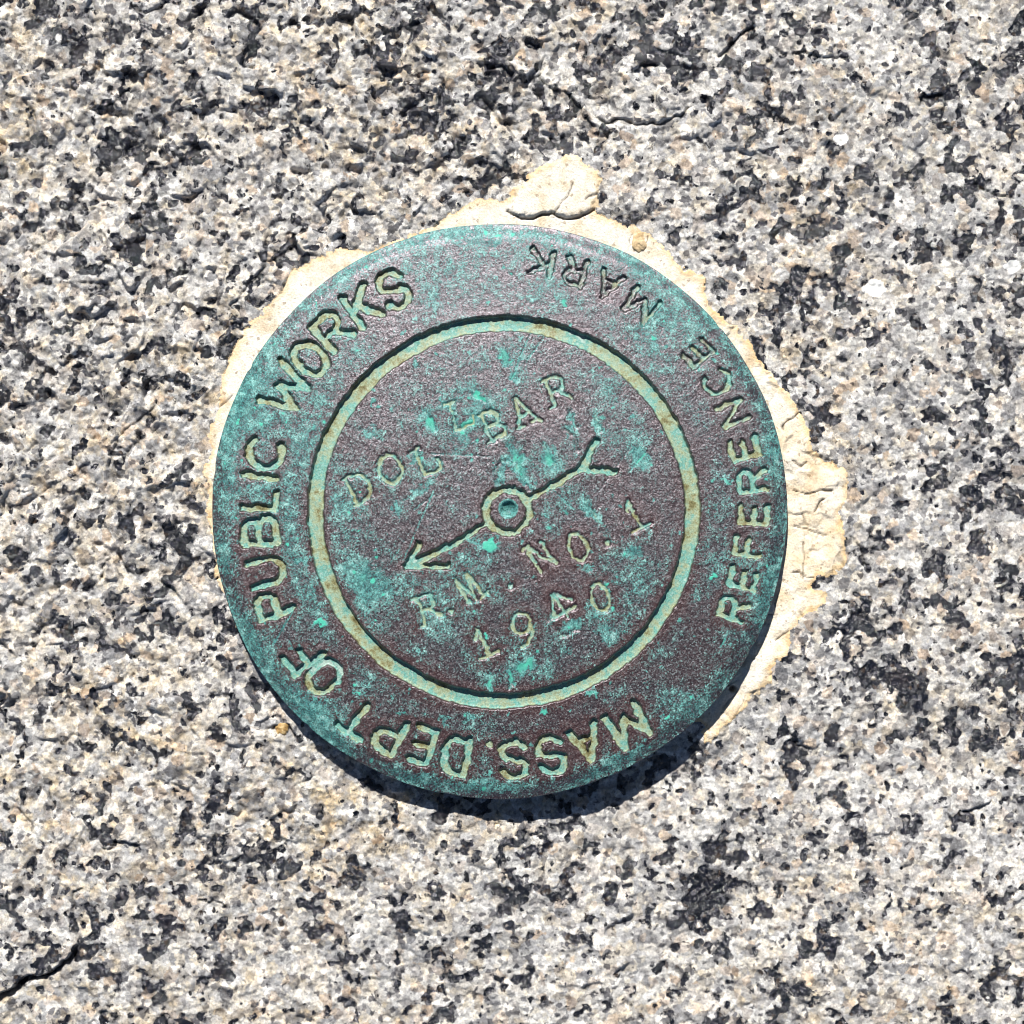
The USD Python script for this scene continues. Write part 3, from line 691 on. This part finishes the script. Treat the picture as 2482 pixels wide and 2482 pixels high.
VERD = np.zeros_like(rad)
T = 24
SER = {
    'D': [[(-26, 34), (2, 34)] + arc(2, 0, 27, 34, 85, -85, 12) + [(-26, -34)], [(-18, 34), (-18, -34)]],
    'O': [arc(0, 0, 26, 34, 0, 360, 24)],
    'L': [[(-26, 36), (-6, 36)], [(-16, 36), (-16, -30), (8, -34), (26, -28), (27, -8)]],
    'B': [[(-22, 34), (-14, 30), (-16, -34), (-24, -34)], [(-16, 34)] + arc(0, 17, 20, 16, 90, -90, 8) + [(-14, 1)], [(-14, 1)] + arc(0, -17, 24, 17, 90, -90, 8) + [(-18, -34)]],
    'A': [[(-4, 36), (-18, -32)], [(-4, 36), (26, -30)], [(-10, -6), (14, -8)], [(-24, -34), (-8, -34)], [(14, -32), (36, -32)]],
    'R': [[(-20, 34), (-12, 34), (-12, -34), (-22, -34)], [(-12, 34)] + arc(4, 16, 20, 18, 90, -90, 10) + [(-10, -2)], [(8, -2), (20, -16), (32, -26)]],
    'M': [[(-26, 34), (-20, -32)], [(-26, 34), (0, -30)], [(4, 34), (22, -28)], [(4, 34), (0, -30)], [(12, -34), (36, -26)]],
    'N': [[(-26, 34), (-16, -34)], [(-26, 34), (24, -32)], [(10, 30), (24, -32)], [(-34, 30), (-20, 36)]],
    'Q': [arc(0, 0, 21, 34, 0, 360, 24)],
    '1': [[(-12, 16), (0, 36), (4, -32)], [(-18, -36), (28, -34)]],
    '9': [arc(0, 14, 23, 24, 0, 360, 20), [(23, 10), (24, -12), (10, -34), (-12, -40)]],
    '4': [[(14, -10), (-30, -14), (-8, 36), (28, 8)], [(-8, 36), (4, -24)], [(-30, -14), (28, -12)]],
}
for ch, x, y, label, w in (('D', 871, 1184, 'D of the first stamped line', T), ('O', 948, 1138, 'O of the first stamped line', T - 4), ('L', 1034, 1118, 'first L of the first stamped line', T),
                           ('B', 1194, 1033, 'B of the first stamped line', T - 2), ('A', 1266, 1000, 'A of the first stamped line', T - 4), ('R', 1345, 950, 'R of the first stamped line', T - 4),
                           ('R', 1034, 1476, 'R of the stamped RM', T - 4), ('M', 1142, 1424, 'M of the stamped RM', T - 2), ('N', 1312, 1346, 'N of the stamped NO', T), ('Q', 1400, 1326, 'O of the stamped NO', T - 4),
                           ('1', 1535, 1248, 'numeral 1 after NO', T), ('1', 1170, 1556, 'numeral 1 of 1940', T - 2), ('9', 1266, 1524, 'numeral 9 of 1940', T - 10), ('4', 1362, 1470, 'numeral 4 of 1940', T), ('Q', 1454, 1446, 'numeral 0 of 1940', T - 8)):
    stamp(turned(SER[ch], x, y, w), 'stamped ' + label)
stamp([[(1078, 985), (1104, 972)], [(1091, 978), (1098, 1008), (1108, 1046), (1150, 1028), (1146, 1008)]], 'second L of the first stamped line', half=4.6, depth=0.24, crust=0.7)
# an older, half-erased line of stampings under the first
for lines in ([arc(1225, 1148, 24, 30, 120, 285, 10)], [[(1232, 1084), (1256, 1140), (1283, 1190)]], [[(1316, 1082), (1344, 1130)]], [[(1379, 996), (1396, 1036)], [(1366, 1044), (1392, 1062), (1398, 1092)]], [[(1440, 1000), (1454, 1046)]],
              [[(1420, 1212), (1448, 1270)]], [[(1036, 1000), (1056, 1040)]], [[(1145, 955), (1175, 978)]], [[(1186, 1636), (1184, 1684)]], [[(1244, 1624), (1238, 1664)]], [[(1330, 1500), (1360, 1540), (1400, 1524)]]):
    stamp(lines, 'half-erased stroke of an older stamping', half=5.0, depth=0.12, crust=0.34)
for x, y, label in ((1093, 1481, 'stamped full stop after R'), (1239, 1421, 'stamped full stop after M'), (1470, 1316, 'stamped full stop after NO')):
    sel = near_lines([[(x, y)]], 30)
    engrave(polyline_dist(sel, [[(x, y)]]), sel, 7.5, 0.4, 'full_stop', label, edge=4, round_=0.6)

# ------------------------------------------------------------------ wear of the bronze
low = fbm2(DXm, DYm, 13, 901, 4, 0.55)
VERD += 0.335 + 0.22 * low + 0.12 * fbm2(DXm, DYm, 4.5, 905, 3, 0.6) + 0.18 * smooth(0.80, 0.99, rad / DR) + 0.12 * smooth(0.2, -0.7, DXm / DR) - 0.02 * smooth(0.3, -0.5, DYm / DR)
VERD -= 0.12 * smooth(0.62, 0.2, rad / DR) + 0.10 * smooth(0.75, 0.66, rad / DR) * smooth(0.55, 0.64, rad / DR)
# verdigris blots and half-erased older stampings (x, y, long half, short half, angle, strength)
BLOTS = [(1263, 1136, 58, 14, -64, .40), (1330, 1106, 28, 14, -60, .42), (1388, 1016, 22, 9, -65, .45), (1446, 1022, 24, 10, -68, .42), (1216, 1150, 34, 12, 70, .38), (1385, 1045, 18, 8, -40, .5),
         (1430, 1245, 44, 15, -50, .42), (1555, 1110, 30, 22, -60, .45), (1530, 1340, 30, 14, 15, .5), (1468, 1296, 26, 14, -40, .5), (1412, 1378, 26, 10, 8, .55), (1385, 1510, 28, 14, 10, .6), (1275, 1612, 26, 16, 10, .65),
         (1185, 1660, 9, 22, 5, .6), (1242, 1645, 7, 18, 8, .6), (1042, 1025, 20, 14, -50, .55), (1090, 985, 16, 12, 0, .4), (1135, 1030, 24, 10, 12, .5), (1164, 966, 20, 7, -40, .6), (1010, 1105, 22, 12, -30, .35),
         (905, 1050, 34, 16, -20, .35), (960, 1230, 12, 20, 10, .45), (1020, 1190, 46, 10, 30, .35), (905, 1420, 55, 40, 20, .28), (860, 1380, 40, 30, 0, .2), (1190, 1320, 16, 16, 0, .85), (1150, 1310, 26, 8, -15, .5),
         (1177, 1538, 9, 9, 0, 1.1), (1318, 1724, 12, 11, 0, 1.1), (1435, 1680, 18, 8, -30, .9), (1613, 1733, 9, 9, 0, 1.0), (1730, 1395, 9, 9, 0, 1.0), (1567, 1656, 6, 6, 0, .9), (1598, 1613, 4, 4, 0, .9), (1472, 1418, 8, 8, 0, .9),
         (1225, 870, 14, 22, 20, .55), (1240, 915, 20, 10, -60, .35), (1255, 1090, 40, 16, -65, .22), (1365, 735, 8, 8, 0, .7), (1760, 1165, 10, 8, 0, .7), (1565, 845, 40, 60, 10, .16), (1600, 780, 50, 40, 0, .18),
         (780, 1510, 14, 8, 30, .9), (866, 1672, 9, 6, 0, .9), (1140, 1735, 20, 8, 15, .5), (1080, 1745, 8, 18, 20, .5), (735, 1365, 18, 10, 10, .4), (1010, 1770, 10, 18, 10, .3), (1380, 1575, 20, 10, 10, .25), (1560, 1290, 30, 12, -50, .2),
         (1480, 1545, 40, 24, -30, .22), (1430, 1480, 20, 26, 0, .28), (1300, 1400, 14, 6, -20, .5), (1275, 1405, 10, 5, 10, .5), (1690, 1440, 16, 20, 0, .2), (1860, 1530, 34, 20, -45, .3), (1000, 560, 90, 30, 5, .2), (1160, 570, 100, 26, 0, .25),
         (1330, 590, 90, 26, -15, .2), (560, 1180, 24, 120, 0, .18), (545, 1350, 20, 60, 10, .25), (600, 1560, 40, 60, 40, .2), (700, 740, 60, 30, 45, .15), (1200, 1900, 120, 16, 3, .3), (1000, 1880, 60, 16, -15, .25), (1480, 1850, 90, 16, 28, .3),
         (908, 975, 9, 9, 0, .9), (900, 940, 9, 7, 0, .9), (1010, 890, 8, 14, 20, .4), (1735, 760, 24, 40, 30, .3)]
for (x, y, a, b, deg, s) in BLOTS:
    c, sn = math.cos(math.radians(deg)), math.sin(math.radians(deg))
    dx, dy = PX + 3.0 * jx - x, -(PY + 3.0 * jy - y)
    q = np.hypot((dx * c + dy * sn) / a, (-dx * sn + dy * c) / b)
    VERD += s * smooth(1.25, 0.55, q)
    DZ -= (0.03 if s < 0.8 else -0.05) * smooth(1.3, 0.5, q)
r = np.random.default_rng(11)
for _ in range(260):                                      # small flecks of verdigris
    a, q = r.uniform(0, 2 * math.pi), math.sqrt(r.uniform(0, 1)) * 680
    x, y, s = 1210 + q * math.cos(a), 1238 + q * math.sin(a), r.uniform(2.0, 5.5)
    sel = np.nonzero((np.abs(PX - x) < 14) & (np.abs(PY - y) < 14))
    VERD[sel] += r.uniform(0.4, 0.9) * smooth(1.4, 0.5, np.hypot(PX[sel] + jx[sel] - x, PY[sel] + jy[sel] - y) / s)
# scratches
SCR = [((1057, 1180), (975, 1368), .5), ((1012, 1262), (938, 1380), .22), ((715, 1475), (660, 1568), .55), ((700, 1545), (720, 1590), .3), ((1290, 800), (1245, 905), .25), ((1320, 815), (1275, 880), .25), ((1270, 860), (1235, 930), .25),
       ((1030, 1100), (1200, 1108), .25), ((1000, 1240), (1060, 1195), .3), ((1130, 1310), (1090, 1385), .2), ((1420, 1080), (1480, 1200), .15), ((1570, 1090), (1520, 1150), .3), ((1330, 1180), (1395, 1240), .3), ((1760, 1545), (1742, 1570), .6), ((970, 1020), (985, 1062), .3), ((1560, 1040), (1450, 1190), .15)]
for p, q, s in SCR:
    sel = near_lines([[p, q]], 10)
    d, _, t = seg_dist(PX[sel] + 0.3 * jx[sel], PY[sel] + 0.3 * jy[sel], np.array(p, float), q)
    k = smooth(3.2, 1.0, d) * smooth(0, .12, t) * smooth(1, .88, t)
    VERD[sel] += s * k
    DZ[sel] -= 0.04 * k
BROWN = np.clip(0.75 * np.exp(-(HALO / 20) ** 2) * smooth(0.25, -0.4, DYm / DR) + 0.45 * np.exp(-(HALO / 26) ** 2) + 0.35 * smooth(0.1, 0.7, -low) * smooth(0.6, -0.3, DYm / DR), 0, 1)
VERD -= 0.16 * np.exp(-(HALO / 14) ** 2) * (1 - CRUST) * smooth(0.9, -0.3, DYm / DR + DXm / DR * 0.3)
pit = np.hypot(PX - 1232, PY - 1233) < 24
CRUST = np.where(pit, CRUST * 0.35, CRUST)
VERD = np.where(pit, 0.9, VERD)

# ------------------------------------------------------------------ build the disc: top, rim and underside, the marks cut out as parts
RIMZ = -0.12                                              # height of the disc's edge above the plane z = 0, mm (the dome rises inside it)
nick = sum(-a_ * np.exp(-(((ang - t_ + math.pi) % (2 * math.pi) - math.pi) / w_) ** 2) for t_, w_, a_ in [(2.62, .012, .004), (1.9, .02, .003), (-0.5, .015, .004), (-1.2, .02, .003), (-2.3, .012, .004), (3.0, .02, .003), (0.7, .015, .003), (-1.75, .03, .002)])
wob = wob + nick
scale_r = 1 + (wob - 1) * smooth(0.5, 1.0, rad / DR)
top = np.stack([DXm * scale_r, DYm * scale_r, DZ + RIMZ + 0.75], -1).reshape(-1, 3)
J = np.arange((NG + 1) ** 2).reshape(NG + 1, NG + 1)
TQ = np.stack([J[:-1, :-1], J[1:, :-1], J[1:, 1:], J[:-1, 1:]], -1).reshape(-1, 4)
loop = np.concatenate([J[:-1, 0], J[-1, :-1], J[1:, -1][::-1], J[0, 1:][::-1]])   # counter-clockwise
pts, faces, prev = [top], [TQ], loop
base = len(top)
t0 = top[loop]
for dz, shrink in ((-0.25, 1.0012), (-0.7, 1.002), (-1.6, 1.0018), (-2.8, 1.0), (-4.0, 0.996), (-5.2, 0.985), (-5.6, 0.95), (-6.2, 0.60)):
    ring = t0.copy()
    ring[:, :2] *= shrink
    a_ = np.arctan2(ring[:, 1], ring[:, 0])
    ring[:, 2] = t0[:, 2] + dz + 0.06 * noise2(ring[:, 0], ring[:, 1], 1.4, 950 + int(-dz * 10))
    pts.append(ring)
    cur = base + np.arange(len(loop))
    base += len(loop)
    faces.append(np.stack([prev, cur, np.roll(cur, -1), np.roll(prev, -1)], -1))
    prev = cur
DV, DQ = np.vstack(pts), np.vstack(faces)
DN = normals_of(DV, DQ)
if DN[J[NG // 2, NG // 2], 2] < 0:
    DN = -DN
extra = len(DV) - len(top)
CRUST *= 1 - 0.30 * smooth(0.0, 0.9, DYm / DR - 0.25 * DXm / DR)
wear = np.stack([np.clip(CRUST, 0, 1), np.clip(VERD, 0, 1.5), BROWN], -1).reshape(-1, 3)
wear = np.vstack([wear, np.repeat(np.array([[0, 0.42, 0.2]]), extra, 0)])
lab = LABEL.ravel()[TQ]
qlab = np.zeros(len(DQ), int)
qlab[:len(TQ)] = np.where((lab > 0).sum(1) >= 3, lab.max(1), 0)
marker = UsdGeom.Xform.Define(stage, '/World/survey_marker')
BASEZ = -6.0
marker.AddTranslateOp().Set(Gf.Vec3d(DC[0] * MM, DC[1] * MM, BASEZ * MM))
tag(marker.GetPrim(), 'round domed bronze survey disc with green patina and engraved lettering, set in granite', 'survey marker')
DVm = (DV - np.array([0, 0, BASEZ])) * MM
put_mesh('/World/survey_marker/disc', DVm, DQ[qlab == 0], DN, wear, BRONZE)
for k, (name, label) in enumerate(marks, 1):
    f = DQ[qlab == k]
    if len(f):
        tag(put_mesh('/World/survey_marker/' + name, DVm, f, DN, wear, BRONZE), label)

# ------------------------------------------------------------------ a pebble caught in the mortar
import trimesh  # noqa: E402


def stone(name, x, y, rx, ry, rz, seed, label, cat, mat, colour_wear, sink=0.5):
    m = trimesh.creation.icosphere(4, 1.0)
    v = m.vertices * (1 + 0.22 * np.array([[a] for a in fbm2(m.vertices[:, 0] * 3 + m.vertices[:, 2] * 2, m.vertices[:, 1] * 3 - m.vertices[:, 2], 2.2, seed, 3)]))
    v = v * np.array([rx, ry, rz])
    p = to_mm((x, y))
    i = np.argmin(np.abs(axis - p[0])), np.argmin(np.abs(axis - p[1]))
    z = ROCKM[i]
    xf = UsdGeom.Xform.Define(stage, numbered('/World/' + name))
    xf.AddTranslateOp().Set(Gf.Vec3d(p[0] * MM, p[1] * MM, (z - sink * rz) * MM))
    n = normals_of(v, m.faces)
    put_mesh(str(xf.GetPath()) + '/stone', v * MM, m.faces, n, np.repeat(np.array([colour_wear]), len(v), 0), mat)
    return tag(xf.GetPrim(), label, cat)


OCHRE = usdkit.material(stage, '/World/Looks/ochre', {
    'geo': ('geometry', {}), 'n': ('noise_texture', {'scale': 1500.0, 'detail': 4.0}), 'r': ('rgb_ramp', {'ramp': [(0.3, (0.20, 0.11, 0.035)), (0.5, (0.42, 0.27, 0.10)), (0.7, (0.55, 0.42, 0.22))]}),
    'b': ('bump', {'strength': 1.0, 'distance': 0.0002}), 'p': ('principled_bsdf', {'roughness': 0.6})},
    [('geo.position', 'n.vector'), ('n.fac', 'r.fac'), ('r.color', 'p.base_color'), ('n.fac', 'b.height'), ('b.normal', 'p.normal')], surface='p.BSDF')
stone('pebble', 678, 1772, 1.0, 1.2, 0.9, 9, 'ochre grain of stone lodged beside the lower left of the rim', 'pebble', OCHRE, (1.0, 0.25, 0), 0.3)
stone('pebble', 1549, 588, 1.25, 1.6, 0.9, 5, 'small tan pebble stuck in the cream mortar above the right of the disc', 'pebble', MORTAR, (1.0, 0.25, 0), 0.35)
